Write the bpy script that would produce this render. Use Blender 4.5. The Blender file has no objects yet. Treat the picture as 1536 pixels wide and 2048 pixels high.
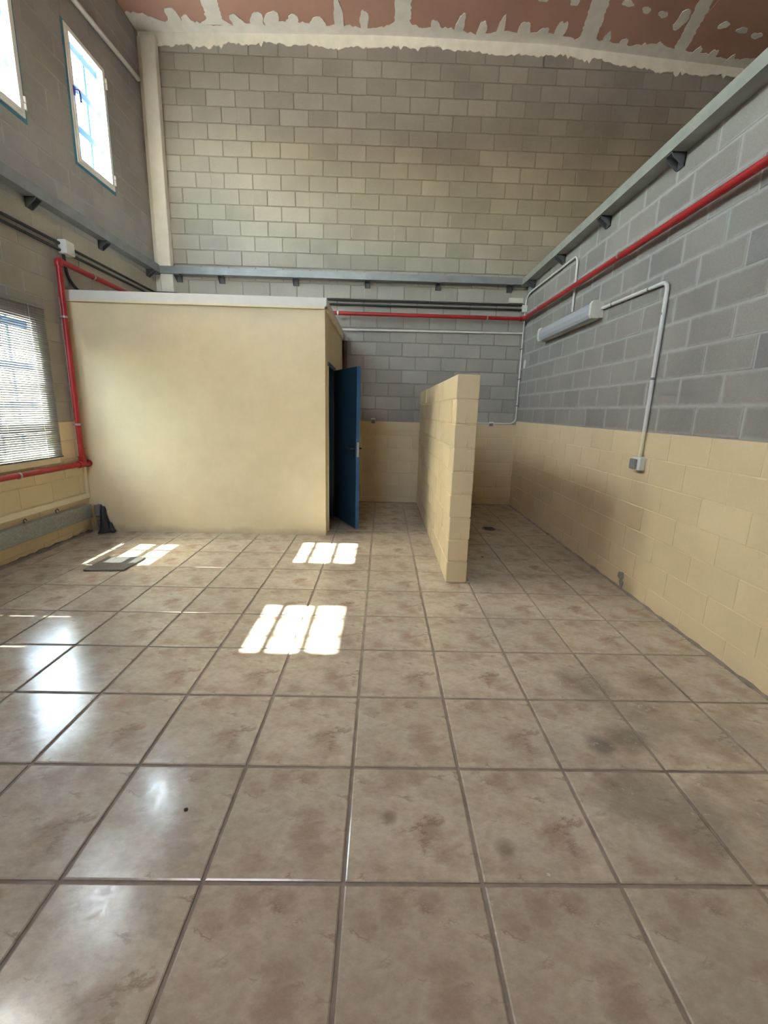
import bpy, math, random
from mathutils import Vector, Matrix, Quaternion

# ------------------------------------------------------------------ camera, world, sun, exposure
SC = bpy.context.scene
COL = SC.collection
T = 0.445                      # one floor tile pitch in metres; the room is laid out in tile units

def cam_basis(yaw, pitch, roll):
    F = Vector((-math.sin(yaw)*math.cos(pitch), math.cos(yaw)*math.cos(pitch), math.sin(pitch)))
    Rt = Vector((math.cos(yaw), math.sin(yaw), 0)); U = Rt.cross(F)
    return (math.cos(roll)*Rt + math.sin(roll)*U, -math.sin(roll)*Rt + math.cos(roll)*U, F)
CAM_POS = Vector((0.2044, -2.3860, 3.3060))
CR, CU, CF = cam_basis(-0.0183, -0.206146, 0.027015)
FPX = 842.998
cd = bpy.data.cameras.new('camera'); co = bpy.data.objects.new('camera', cd); COL.objects.link(co)
cd.sensor_fit = 'VERTICAL'; cd.sensor_height = 36; cd.sensor_width = 27
cd.lens = FPX/2048*36; cd.shift_x = -8.42/2048; cd.shift_y = -25.94/2048
cd.clip_start = 0.02; cd.clip_end = 500
m = Matrix((CR, CU, -CF)).transposed().to_4x4(); m.translation = CAM_POS*T
co.matrix_world = m
SC.camera = co
SC.view_settings.view_transform = 'Standard'; SC.view_settings.look = 'None'
SC.view_settings.gamma = 1; SC.view_settings.use_curve_mapping = False
SC.view_settings.exposure = 4.38

SUN_DIR = Vector((0.618, 0.0, -1)).normalized()
W = bpy.data.worlds.new('sky'); SC.world = W; W.use_nodes = True
wn = W.node_tree.nodes; wl = W.node_tree.links
sky = wn.new('ShaderNodeTexSky'); sky.sky_type = 'NISHITA'; sky.sun_disc = False
sky.sun_elevation = math.asin(-SUN_DIR.z); sky.sun_rotation = math.radians(270)
sky.air_density = 1.0; sky.dust_density = 1.6; sky.ozone_density = 0.6
tint = wn.new('ShaderNodeMix'); tint.data_type = 'RGBA'; tint.blend_type = 'MULTIPLY'; tint.inputs[0].default_value = 1
tint.inputs[7].default_value = (1.20, 1.0, .76, 1)      # the photograph's white balance
wl.new(sky.outputs[0], tint.inputs[6]); wl.new(tint.outputs[2], wn['Background'].inputs[0]); wn['Background'].inputs[1].default_value = 0.48
sd = bpy.data.lights.new('sun', 'SUN'); so = bpy.data.objects.new('sun', sd); COL.objects.link(so)
sd.energy = 3.0; sd.color = (1.0, 0.95, 0.86); sd.angle = math.radians(0.53)
so.rotation_euler = SUN_DIR.to_track_quat('-Z', 'Y').to_euler(); so.location = (-12, 3, 14)

# ------------------------------------------------------------------ node helpers
class N:
    def __init__(s, name):
        s.m = bpy.data.materials.new(name); s.m.use_nodes = True
        s.t = s.m.node_tree; s.b = s.t.nodes['Principled BSDF']; s.o = s.t.nodes['Material Output']
    def n(s, typ, **k):
        x = s.t.nodes.new('ShaderNode'+typ)
        for a, v in k.items():
            if a.startswith('i_'): x.inputs[a[2:].replace('_', ' ')].default_value = v
            else: setattr(x, a, v)
        return x
    def l(s, a, b): s.t.links.new(a, b)
    def math(s, op, a, b=None, clamp=False):
        x = s.n('Math', operation=op, use_clamp=clamp)
        for i, v in enumerate((a, b)):
            if v is None: continue
            if isinstance(v, (int, float)): x.inputs[i].default_value = v
            else: s.l(v, x.inputs[i])
        return x.outputs[0]
    def ramp(s, f, stops, interp='LINEAR'):
        x = s.n('ValToRGB'); cr = x.color_ramp; cr.interpolation = interp
        while len(cr.elements) < len(stops): cr.elements.new(0.5)
        for e, (p, c) in zip(cr.elements, stops):
            e.position = p; e.color = (*c, 1) if isinstance(c, tuple) else (c, c, c, 1)
        s.l(f, x.inputs[0]); return x.outputs[0]
    def mix(s, f, a, b, mode='MIX'):
        x = s.n('Mix', data_type='RGBA', blend_type=mode)
        for i, v in ((0, f), (6, a), (7, b)):
            if isinstance(v, (int, float)): x.inputs[i].default_value = v
            elif isinstance(v, tuple): x.inputs[i].default_value = (*v, 1)
            else: s.l(v, x.inputs[i])
        return x.outputs[2]
    def noise(s, vec, scale, detail=4, rough=.55, dist=0):
        x = s.n('TexNoise', i_Scale=scale, i_Detail=detail, i_Roughness=rough, i_Distortion=dist)
        if vec is not None: s.l(vec, x.inputs['Vector'])
        return x.outputs['Fac']
    def bump(s, h, strength=.3, dist=.01):
        x = s.n('Bump', i_Strength=strength, i_Distance=dist); s.l(h, x.inputs['Height']); s.l(x.outputs[0], s.b.inputs['Normal']); return x
    def pos(s): return s.n('NewGeometry').outputs['Position']
    def col(s, c): s.l(c, s.b.inputs['Base Color'])
    def set(s, **k):
        for a, v in k.items(): s.b.inputs[a.replace('_', ' ')].default_value = v

def plain(name, c, rough=.5, metal=0, var=.08, scale=8, bump=0, bscale=60):
    a = N(name); p = a.pos()
    f = a.noise(p, scale, 5)
    lo = tuple(v*(1-var) for v in c); hi = tuple(min(1, v*(1+var)) for v in c)
    a.col(a.ramp(f, [(.3, lo), (.7, hi)])); a.set(Roughness=rough, Metallic=metal)
    if bump: a.bump(a.noise(p, bscale, 4), bump, .004)
    return a.m

def block_mat(name, lo, hi, mortar, stuff=False, edge=.05, painted=False):
    a = N(name); p = a.pos()
    if stuff: rnd = a.n('NewGeometry').outputs['Random Per Island']
    else: rnd = a.n('ObjectInfo').outputs['Random']
    base = a.mix(rnd, lo, hi)
    big = a.noise(p, 1.1, 4); base = a.mix(a.ramp(big, [(.35, 0.0), (.7, 1.0)]), base, a.mix(1.0, base, (.88, .87, .88) if painted else (.78, .78, .8), 'MULTIPLY'))
    grit = a.noise(p, 130, 3, .7)
    base = a.mix(.5, base, a.mix(1.0, base, a.ramp(grit, [(.3, .9 if painted else .62), (.7, 1.0)]), 'MULTIPLY'))
    if not stuff and not painted:
        g = a.n('TexCoord').outputs['Generated']; sp = a.n('SeparateXYZ'); a.l(g, sp.inputs[0])
        ex = a.math('MULTIPLY', a.math('MINIMUM', sp.outputs[0], a.math('SUBTRACT', 1.0, sp.outputs[0])), .9)
        ez = a.math('MULTIPLY', a.math('MINIMUM', sp.outputs[2], a.math('SUBTRACT', 1.0, sp.outputs[2])), .45)
        e = a.math('MINIMUM', ex, ez)
        e = a.math('ADD', e, a.math('MULTIPLY', a.math('SUBTRACT', a.noise(p, 14, 4, .6), .5), .09))
        base = a.mix(a.ramp(e, [(0.0, edge*14 if edge*14 < 1 else 1.0), (.045, 0.0)]), base, mortar)
    a.col(base); a.set(Roughness=.93 if not painted else .43)
    if painted: a.b.inputs['Specular IOR Level'].default_value = .35
    a.bump(a.mix(.5, grit, a.noise(p, 28, 4, .6)), .45 if not painted else .3, .004 if not painted else .003)
    return a.m

MT = {}
GREY_LO, GREY_HI = (.37, .35, .305), (.47, .445, .39)
MT['blk'] = block_mat('grey_block', GREY_LO, GREY_HI, (.37, .35, .31), edge=.02)
MT['blk_s'] = block_mat('grey_block_far', GREY_LO, GREY_HI, (.37, .35, .31), True)
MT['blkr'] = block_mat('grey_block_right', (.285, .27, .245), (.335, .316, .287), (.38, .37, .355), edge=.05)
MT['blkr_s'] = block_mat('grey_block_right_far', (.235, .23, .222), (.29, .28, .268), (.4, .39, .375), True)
MT['blkl'] = block_mat('grey_block_left', (.365, .355, .35), (.41, .40, .39), (.42, .41, .39), edge=.01)
MT['blkw'] = block_mat('warm_grey_block_left', (.40, .365, .295), (.45, .41, .33), (.44, .40, .33), edge=.01)
MT['blkl_s'] = block_mat('grey_block_left_far', (.36, .35, .345), (.41, .40, .39), (.3, .29, .27), True)
CREAM = (.74, .61, .385)
def cr(k): return tuple(v*k for v in CREAM)
MT['cream'] = block_mat('cream_painted_block', cr(.97), cr(1.04), CREAM, painted=True)
MT['cream_s'] = block_mat('cream_painted_block_far', cr(.97), cr(1.04), CREAM, True, painted=True)
MT['mortar'] = plain('mortar', (.29, .27, .23), .95, bump=.5)
MT['mortar_w'] = plain('pale_mortar', (.36, .35, .33), .95, bump=.5)
MT['mortar_l'] = plain('left_mortar', (.35, .34, .325), .95, bump=.5)
MT['cream_joint'] = plain('cream_joint', cr(.95), .7, bump=.3)
MT['white_metal'] = plain('white_lacquered_aluminium', (.78, .79, .79), .35, 0, .02)
MT['red'] = plain('red_enamel', (.36, .016, .02), .38, 0, .08, 5)
MT['galv_plain'] = plain('galvanised_steel', (.42, .43, .43), .45, .6, .12, 20)
MT['conduit'] = plain('grey_pvc', (.62, .62, .6), .45, 0, .05)
MT['conduit_w'] = plain('white_pvc', (.72, .71, .67), .5, 0, .05)
MT['black'] = plain('black_cable_sheath', (.018, .019, .022), .5)
MT['rail'] = plain('grey_primed_steel', (.30, .315, .29), .42, .15, .14, 6)
MT['rail_b'] = plain('blue_grey_primed_steel', (.23, .25, .27), .42, .2, .14, 6)
MT['bracket'] = plain('dark_steel', (.10, .105, .11), .55, .2, .2)
MT['boxp'] = plain('pale_grey_box', (.66, .66, .64), .5, 0, .03)
MT['grey_dark'] = plain('dark_grey_plastic', (.2, .2, .2), .5)
MT['compound'] = plain('joint_compound', (.90, .87, .78), .9, 0, .07, 7, .3, 25)
MT['compound_c'] = plain('lavender_joint_compound', (.80, .77, .74), .9, 0, .07, 7, .3, 25)
MT['fascia'] = plain('white_grey_fascia', (.70, .67, .61), .6, 0, .04)
MT['creamtrim'] = plain('cream_trim', (.76, .68, .48), .5, 0, .04)
MT['lamp_body'] = plain('cream_plastic', (.62, .6, .52), .45, 0, .04)
MT['handle_m'] = plain('blue_handle', (.05, .07, .35), .4)
MT['teal'] = plain('teal_sealant', (.05, .2, .3), .6)
MT['blue_grille'] = plain('blue_painted_iron', (.04, .15, .42), .4)
MT['steel'] = plain('worn_steel', (.45, .44, .42), .35, .8, .1)
MT['rust'] = plain('brown_pipe', (.13, .085, .06), .7, 0, .2)
MT['reveal'] = plain('white_reveal', (.75, .74, .7), .8)
MT['concrete_out'] = plain('outside_ground', (.50, .46, .40), .9, 0, .1, .5)
MT['slat'] = plain('grey_white_slat', (.22, .215, .20), .38, 0, .03)
MT['bindark'] = plain('enclosure_inside', (.5, .48, .44), .8)

def pebble(name, c): return plain(name, c, .8, 0, .2, 40)
MT['crumb'] = pebble('dark_crumb', (.04, .03, .025)); MT['stone'] = pebble('pale_stone', (.5, .47, .45))

def m_ceiling():
    a = N('pink_plasterboard'); p = a.pos()
    f = a.noise(p, .8, 3); a.col(a.ramp(f, [(.3, (.47, .275, .22)), (.7, (.54, .325, .265))]))
    a.set(Roughness=.85); a.b.inputs['Specular IOR Level'].default_value = .25; return a.m
MT['board'] = m_ceiling()

def m_plaster():
    a = N('cream_painted_plaster'); p = a.pos()
    f = a.noise(p, .9, 5, .6); g = a.noise(p, 5, 5, .6)
    c = a.ramp(f, [(.3, (.74, .60, .375)), (.7, (.82, .69, .45))])
    c = a.mix(.5, c, a.mix(1.0, c, a.ramp(g, [(.3, .88), (.7, 1.0)]), 'MULTIPLY'))
    sp = a.n('SeparateXYZ'); a.l(p, sp.inputs[0])          # splash dirt along the foot of the wall
    h = a.math('ADD', a.math('MULTIPLY', sp.outputs[2], 5.0), a.math('MULTIPLY', a.noise(p, 4, 4), .9))
    c = a.mix(a.ramp(h, [(.45, .5), (.85, 0.0)]), c, (.33, .27, .18))
    a.col(c); a.set(Roughness=.62); a.b.inputs['Specular IOR Level'].default_value = .3
    a.bump(a.mix(.4, a.noise(p, 9, 4, .6), a.noise(p, 45, 4, .6)), .5, .008); return a.m
MT['plaster'] = m_plaster()
MT['pillar'] = plain('whitewashed_render', (.72, .70, .64), .9, 0, .08, 5, .4, 30)

def m_tile():
    a = N('marbled_ceramic_tile'); p = a.pos()
    o = a.n('TexCoord').outputs['Object']; rnd = a.n('ObjectInfo').outputs['Random']
    off = a.n('CombineXYZ'); a.l(a.math('MULTIPLY', a.math('FLOOR', a.math('MULTIPLY', rnd, 3.99)), .07), off.inputs[0])
    v = a.n('VectorMath', operation='ADD'); a.l(o, v.inputs[0]); a.l(off.outputs[0], v.inputs[1]); v = v.outputs[0]
    wv = a.n('VectorMath', operation='MULTIPLY'); a.l(v, wv.inputs[0]); wv.inputs[1].default_value = (1, 1.7, 1); v2 = wv.outputs[0]
    c = a.ramp(a.noise(v2, 5.0, 7, .66, .25), [(.30, (.36, .29, .215)), (.45, (.45, .385, .295)), (.58, (.50, .445, .35)), (.74, (.42, .35, .27))])
    # the printed pattern, the same on every tile: a brown cloud low on the right, a second along the far edge, a few veins
    nz = a.math('MULTIPLY', a.math('SUBTRACT', a.noise(v2, 8, 6, .68, .2), .5), .20)
    blot = None
    for (bx_, by_, br_, bs_) in ((.075, -.055, .085, .75), (.12, -.13, .07, .6), (-.06, .165, .07, .6), (.04, .18, .06, .5), (-.15, .12, .05, .4), (-.11, -.17, .05, .35)):
        vd = a.n('VectorMath', operation='DISTANCE'); a.l(o, vd.inputs[0]); vd.inputs[1].default_value = (bx_, by_, 0)
        q = a.math('DIVIDE', a.math('ADD', vd.outputs['Value'], nz), br_)
        q = a.math('MULTIPLY', a.ramp(q, [(.25, 1.0), (1.0, 0.0)]), bs_)
        blot = q if blot is None else a.math('MAXIMUM', blot, q)
    c = a.mix(blot, c, (.31, .205, .145))
    vein = a.math('ABSOLUTE', a.math('SUBTRACT', a.noise(v2, 3.0, 6, .65, .3), .5))
    mask = a.ramp(a.noise(v2, 5.5, 2), [(.52, 0.0), (.62, 1.0)])
    c = a.mix(a.math('MULTIPLY', a.ramp(vein, [(0.0, .6), (.022, 0.0)]), mask), c, (.20, .125, .08))
    c = a.mix(.6, c, a.mix(1.0, c, a.ramp(a.noise(v2, 24, 6, .78), [(.36, .76), (.62, 1.08)]), 'MULTIPLY'))
    spk = a.ramp(a.noise(v, 45, 3, .7), [(.66, 0.0), (.74, .45)]); c = a.mix(spk, c, (.2, .15, .11))
    # dirt that lies across the tiles: broad grime plus the scuffed patches right of the middle
    d = a.ramp(a.noise(p, 1.3, 6, .65), [(.42, 0.0), (.75, .42)])
    c = a.mix(d, c, (.27, .235, .19))
    sm = None
    for (x, y, r, s) in SMUDGES:
        vd = a.n('VectorMath', operation='DISTANCE'); a.l(p, vd.inputs[0]); vd.inputs[1].default_value = (x*T, y*T, 0)
        q = a.math('ADD', vd.outputs['Value'], a.math('MULTIPLY', a.math('SUBTRACT', a.noise(p, 9, 5, .65), .5), r*T*1.1))
        q = a.math('MULTIPLY', a.ramp(a.math('DIVIDE', q, r*T), [(.35, 1.0), (1.0, 0.0)]), s)
        sm = q if sm is None else a.math('MAXIMUM', sm, q)
    c = a.mix(sm, c, (.13, .11, .09))
    hv = a.n('HueSaturation', i_Saturation=.86); a.l(c, hv.inputs['Color']); a.l(a.math('ADD', .955, a.math('MULTIPLY', rnd, .09)), hv.inputs['Value'])
    a.col(hv.outputs[0])
    r = a.math('ADD', a.ramp(a.noise(p, 3.2, 6, .7), [(.3, .09), (.72, .24)]), a.math('MULTIPLY', sm, .06))
    r = a.math('ADD', r, a.ramp(a.noise(p, 38, 4, .7), [(.45, 0.0), (.8, .12)]))
    a.l(r, a.b.inputs['Roughness']); a.b.inputs['Specular IOR Level'].default_value = .85
    a.bump(a.mix(.35, a.noise(v, 9, 5, .6), a.noise(p, 2.5, 3)), .10, .006)
    return a.m
SMUDGES = [(2.52, 1.31, .20, .8), (2.89, 1.42, .28, .7), (2.6, .69, .5, .45), (2.95, .45, .5, .5), (2.89, 2.29, .5, .45),
           (3.67, 2.31, .45, .4), (4.01, 1.47, .5, .3), (.34, .51, .08, .6), (1.24, .24, .1, .6), (3.24, 1.68, .6, .4), (-4.78, 5.39, .4, .35), (3.6, .4, .6, .3)]
MT['tile'] = m_tile()
MT['grout'] = plain('grey_grout', (.235, .205, .175), .95, 0, .22, 12, .4)

def m_galv():
    a = N('spangled_galvanised_steel'); p = a.pos()
    v = a.n('TexVoronoi', i_Scale=55.0); a.l(p, v.inputs['Vector'])
    a.col(a.mix(a.noise(p, 6, 3), a.ramp(v.outputs['Color'], [(0.0, (.20, .225, .215)), (1.0, (.40, .42, .41))]), (.26, .28, .27)))
    a.set(Roughness=.5, Metallic=.35); return a.m
MT['galv'] = m_galv()

def m_plate():
    a = N('perforated_grey_plate'); p = a.pos()
    v = a.n('TexVoronoi', i_Scale=60.0, i_Randomness=.25); a.l(p, v.inputs['Vector'])
    c = a.ramp(v.outputs['Distance'], [(.22, (.02, .02, .02)), (.45, (.13, .125, .12))])
    a.col(c); a.set(Roughness=.45, Metallic=.3); a.bump(v.outputs['Distance'], .6, .004); return a.m
MT['plate'] = m_plate()

def m_glass():
    a = N('window_glass'); tr = a.n('BsdfTransparent'); tr.inputs[0].default_value = (.9, .97, .97, 1)
    gl = a.n('BsdfGlossy', i_Roughness=.02); mx = a.n('MixShader'); mx.inputs[0].default_value = .06; a.l(tr.outputs[0], mx.inputs[1]); a.l(gl.outputs[0], mx.inputs[2]); a.l(mx.outputs[0], a.o.inputs[0]); return a.m
MT['glass'] = m_glass()

def m_diff():
    a = N('ribbed_diffuser'); a.set(Roughness=.25, Alpha=1); a.b.inputs['Base Color'].default_value = (.56, .58, .62, 1)
    a.b.inputs['Transmission Weight'].default_value = .25; a.b.inputs['IOR'].default_value = 1.45; return a.m
MT['diffuser'] = m_diff()

def m_door():
    a = N('blue_painted_steel'); p = a.pos()
    c = a.ramp(a.noise(p, 3, 5), [(.3, (.010, .035, .065)), (.7, (.014, .045, .085))])
    chips = a.ramp(a.noise(p, 22, 4, .7), [(.73, 0.0), (.76, .6)])
    a.col(a.mix(chips, c, (.35, .42, .42))); a.set(Roughness=.38); return a.m
MT['door'] = m_door()
MT['door_edge'] = plain('lighter_blue_steel', (.022, .10, .23), .4, 0, .15)
MT['door_frame'] = plain('dark_blue_steel', (.02, .05, .09), .45)

# ------------------------------------------------------------------ geometry helpers (tile units in, metres out)
class MB:
    def __init__(s): s.v = []; s.f = []; s.sm = []
    def add(s, vs, fs, smooth=False):
        k = len(s.v); s.v += [Vector(v) for v in vs]; s.f += [[i+k for i in f] for f in fs]; s.sm += [smooth]*len(fs); return s
    def box(s, x0, x1, y0, y1, z0, z1):
        return s.add([(x0, y0, z0), (x1, y0, z0), (x1, y1, z0), (x0, y1, z0), (x0, y0, z1), (x1, y0, z1), (x1, y1, z1), (x0, y1, z1)],
                     [(0, 3, 2, 1), (4, 5, 6, 7), (0, 1, 5, 4), (1, 2, 6, 5), (2, 3, 7, 6), (3, 0, 4, 7)])
    def prism(s, pts, d):                       # polygon (list of 3D points) extruded by vector d
        n = len(pts); d = Vector(d); P = [Vector(p) for p in pts]
        return s.add(P+[p+d for p in P], [list(range(n))[::-1], list(range(n, 2*n))]+[(i, (i+1) % n, n+(i+1) % n, n+i) for i in range(n)])
    def tube(s, path, r, n=12, caps=True):
        P = [Vector(p) for p in path]; rings = []; up = None
        R = r if isinstance(r, (list, tuple)) else [r]*len(P)
        for i, p in enumerate(P):
            t = (P[min(i+1, len(P)-1)]-P[max(i-1, 0)]).normalized()
            if up is None: up = t.orthogonal().normalized()
            up = (up - t*up.dot(t)).normalized(); b = t.cross(up)
            rings.append([p+(up*math.cos(a)+b*math.sin(a))*R[i] for a in [2*math.pi*k/n for k in range(n)]])
        vs = [v for rg in rings for v in rg]; fs = []
        for i in range(len(P)-1):
            for k in range(n): fs.append((i*n+k, i*n+(k+1) % n, (i+1)*n+(k+1) % n, (i+1)*n+k))
        s.add(vs, fs, True)
        if caps: s.add(rings[0], [list(range(n))[::-1]]); s.add(rings[-1], [list(range(n))])
        return s
    def build(s, name, mat, parent=None, origin=None, bevel=0):
        if origin is None:
            lo = Vector([min(v[i] for v in s.v) for i in range(3)]); hi = Vector([max(v[i] for v in s.v) for i in range(3)])
            origin = Vector(((lo.x+hi.x)/2, (lo.y+hi.y)/2, lo.z))
        origin = Vector(origin)
        me = bpy.data.meshes.new(name); me.from_pydata([tuple((v-origin)*T) for v in s.v], [], s.f)
        me.polygons.foreach_set('use_smooth', s.sm); me.update(); me.validate()
        me.materials.append(MT[mat] if isinstance(mat, str) else mat)
        o = bpy.data.objects.new(name, me); COL.objects.link(o)
        o.location = origin*T
        if parent: attach(o, parent)
        if bevel:
            b = o.modifiers.new('edge', 'BEVEL'); b.width = bevel*T; b.segments = 2; b.limit_method = 'ANGLE'; b.angle_limit = math.radians(40)
        return o

WORLD = {}
def wloc(o):
    p = o.location.copy()
    if o.parent: p = p + wloc(o.parent)
    return p
def attach(o, parent):
    o.parent = parent; o.location = o.location - wloc(parent)

def rnd_path(pts, r=.12, k=5):
    P = [Vector(p) for p in pts]; out = [P[0]]
    for i in range(1, len(P)-1):
        a = (P[i-1]-P[i]); b = (P[i+1]-P[i]); q = min(r, a.length*.45, b.length*.45)
        A = P[i]+a.normalized()*q; B = P[i]+b.normalized()*q
        for j in range(k+1):
            t = j/k; out.append(A*(1-t)**2+P[i]*2*t*(1-t)+B*t*t)
    out.append(P[-1]); return out

def tag(o, label=None, cat=None, group=None, kind=None):
    if label: o['label'] = label
    if cat: o['category'] = cat
    if group: o['group'] = group
    if kind: o['kind'] = kind
    return o
def empty(name, loc, **k):
    o = bpy.data.objects.new(name, None); COL.objects.link(o); o.location = Vector(loc)*T; o.empty_display_size = .1
    return tag(o, **k)

def project(p):
    d = Vector(p)-CAM_POS; w = d.dot(CF)
    if w < .05: return None
    return 776.42+FPX*d.dot(CR)/w, 998.06-FPX*d.dot(CU)/w, w

# ------------------------------------------------------------------ room dimensions (tile units)
XL, XR, YB, YF, XO = -7.40, 4.985, 12.892, -5.6, 11.6
PITCH, BLK = .4505, .898
GAP = .028
def zc(x):                                      # the boarded ceiling falls slightly to the right
    pts = [(-8, 14.19), (-4, 14.26), (0, 14.36), (5, 14.31), (8.5, 14.08), (12, 13.84)]
    for (a, za), (b, zb) in zip(pts, pts[1:]):
        if x <= b: return za+(zb-za)*(max(x, a)-a)/(b-a)
    return pts[-1][1]
random.seed(4)

# ------------------------------------------------------------------ block walls
_bm = {}
def block_mesh(w, h, mat, deep=.035):
    key = (round(w, 3), round(h, 3), mat, deep)
    if key in _bm: return _bm[key]
    vs, fs = block_geo(w, h, deep)
    me = bpy.data.meshes.new('block'); me.from_pydata([tuple(Vector(v)*T) for v in vs], [], fs); me.materials.append(MT[mat])
    _bm[key] = me; return me
def block_geo(w, h, deep, c=.009):
    a, b = w/2, h/2
    vs = [(-a, 0, -b), (a, 0, -b), (a, 0, b), (-a, 0, b), (-a, -deep+c, -b), (a, -deep+c, -b), (a, -deep+c, b), (-a, -deep+c, b),
          (-a+c, -deep, -b+c), (a-c, -deep, -b+c), (a-c, -deep, b-c), (-a+c, -deep, b-c)]
    fs = [(8, 9, 10, 11), (4, 5, 9, 8), (5, 6, 10, 9), (6, 7, 11, 10), (7, 4, 8, 11), (0, 1, 5, 4), (1, 2, 6, 5), (2, 3, 7, 6), (3, 0, 4, 7)]
    return vs, fs

def rect_minus(r, holes):
    out = [r]
    for (a0, a1, b0, b1) in holes:
        nxt = []
        for (u0, u1, v0, v1) in out:
            if u1 <= a0 or u0 >= a1 or v1 <= b0 or v0 >= b1: nxt.append((u0, u1, v0, v1)); continue
            if u0 < a0: nxt.append((u0, a0-GAP/3, v0, v1))
            if u1 > a1: nxt.append((a1+GAP/3, u1, v0, v1))
            if v0 < b0: nxt.append((max(u0, a0), min(u1, a1), v0, b0-GAP/3))
            if v1 > b1: nxt.append((max(u0, a0), min(u1, a1), b1+GAP/3, v1))
        out = nxt
    return [q for q in out if q[1]-q[0] > .05 and q[3]-q[2] > .05]

def block_wall(parent, to3, rot, u0, u1, z1, zphase, uph, holes, paint_z, mats, limit=290, pitch_u=BLK, deep=.035, gap=GAP, skip=None, zlow=0.0):
    """to3(u, z) -> point on the wall face; mats = (grey, grey far, painted, painted far)."""
    rects = []
    k0 = math.floor((zlow-zphase)/PITCH)-1
    k = k0
    while zphase+k*PITCH < z1:
        za, zb = zphase+k*PITCH, zphase+(k+1)*PITCH
        ph = uph[k % 2]; j = math.floor((u0-ph)/pitch_u)-1
        while ph+j*pitch_u < u1:
            a, b = ph+j*pitch_u, ph+(j+1)*pitch_u
            r = (max(a+gap/2, u0), min(b-gap/2, u1), max(za+gap/2, zlow), min(zb-gap/2, z1))
            if (za+zb)/2 < paint_z: r = (r[0]-gap*.28 if r[0] > u0 else r[0], r[1]+gap*.28 if r[1] < u1 else r[1], r[2]-gap*.28 if r[2] > zlow else r[2], r[3]+gap*.28)
            if r[1]-r[0] > .04 and r[3]-r[2] > .04:
                rects += rect_minus(r, holes)
            j += 1
        k += 1
    cand, rest = [], []
    for r in rects:
        c = to3((r[0]+r[1])/2, (r[2]+r[3])/2); pr = project(c)
        ok = pr and -25 < pr[0] < 1561 and -20 < pr[1] < 2060 and not (skip and skip(r))
        (cand if ok else rest).append((-(r[1]-r[0])*(r[3]-r[2])/(pr[2]**2) if pr else 0, r))
    cand.sort(); rest += cand[limit:]; cand = cand[:limit]
    q = Quaternion((0, 0, 1), rot)
    for _, r in cand:
        w, h = r[1]-r[0], r[3]-r[2]; c = to3((r[0]+r[1])/2, (r[2]+r[3])/2)
        mt = mats[2] if (r[2]+r[3])/2 < paint_z else mats[0]
        if mt == 'blkl' and (r[2]+r[3])/2 < 7.4: mt = 'blkw'
        if mt != mats[2]: c = Vector(c)+(q @ Vector((0, random.uniform(-.006, .004), 0)))
        o = bpy.data.objects.new('block', block_mesh(w, h, mt, deep)); COL.objects.link(o)
        o.location = Vector(c)*T; o.rotation_euler = (0, random.uniform(-.004, .004), rot)
        attach(o, parent)
    for pain in (0, 1):
        mb = MB()
        for _, r in rest:
            if ((r[2]+r[3])/2 < paint_z) != bool(pain): continue
            vs, fs = block_geo(r[1]-r[0], r[3]-r[2], deep); c = Vector(to3((r[0]+r[1])/2, (r[2]+r[3])/2))
            mb.add([c+(q @ Vector(v)) for v in vs], fs)
        if mb.v: tag(mb.build('blocks_beyond', mats[3] if pain else mats[1], parent), kind='stuff')

def core(name, label, boxes, mat):
    mb = MB()
    for b in boxes: mb.box(*b)
    return tag(mb.build(name, mat), label, kind='structure')

D = .035
# openings in the left wall: (y0, y1, z0, z1)
UP = [(9.50, 10.93, 9.09, 11.91), (6.30, 7.92, 9.09, 11.91), (2.80, 4.42, 9.09, 11.91)]
LOW = [(6.02, 7.50, 2.10, 5.08), (2.87, 3.86, 2.10, 5.08)]
TH = .25
def wall_boxes(x0, x1, y0, y1, z0, z1, holes):
    ys = sorted({y0, y1, *[h[0] for h in holes], *[h[1] for h in holes]}); bx = []
    for a, b in zip(ys, ys[1:]):
        zs = [z0]
        for h in sorted(holes, key=lambda h: h[2]):
            if h[0] <= a+1e-6 and h[1] >= b-1e-6: zs += [h[2], h[3]]
        zs.append(z1)
        for i in range(0, len(zs), 2): bx.append((x0, x1, a, b, zs[i], zs[i+1]))
    return bx
HL = UP+LOW
wl_ = core('wall_left', 'tall left wall of grey block with cream painted foot and barred windows', wall_boxes(XL-TH, XL-D, YF, YB+.3, -.05, 14.3, HL), 'mortar_l')
block_wall(wl_, lambda u, z: (XL-D, u, z), math.pi/2, YF, YB, 14.15, 2.85, (9.1, 9.1+BLK/2), [(a-.05, b+.05, c-.05, d+.05) for a, b, c, d in HL], 2.84, ('blkl', 'blkl_s', 'cream', 'cream_s'))
wb_ = core('wall_back', 'high back wall of bare grey concrete block', [(XL-TH, XO+.3, YB+D, YB+D+.4, -.05, 14.6)], 'mortar')
def hid(r): return (r[1] < -1.6 and r[3] < 6.6) or (r[2] < 7.3 and r[0] > XR)
block_wall(wb_, lambda u, z: (u, YB+D, z), 0, XL, XO, 14.12, 10.106, (-5.0, -5.45), [], 2.89, ('blk', 'blk_s', 'cream', 'cream_s'), limit=298, skip=hid)
wr_ = core('wall_right', 'right wall of grey block above a cream painted band', [(XR+D, XR+D+.4, YF, YB, -.05, 7.78)], 'mortar_w')
block_wall(wr_, lambda u, z: (XR+D, u, z), -math.pi/2, YF, YB, 7.74, 3.05, (4.14, 3.70), [], 3.04, ('blkr', 'blkr_s', 'cream', 'cream_s'), deep=.03, pitch_u=.888, gap=.022)
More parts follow.
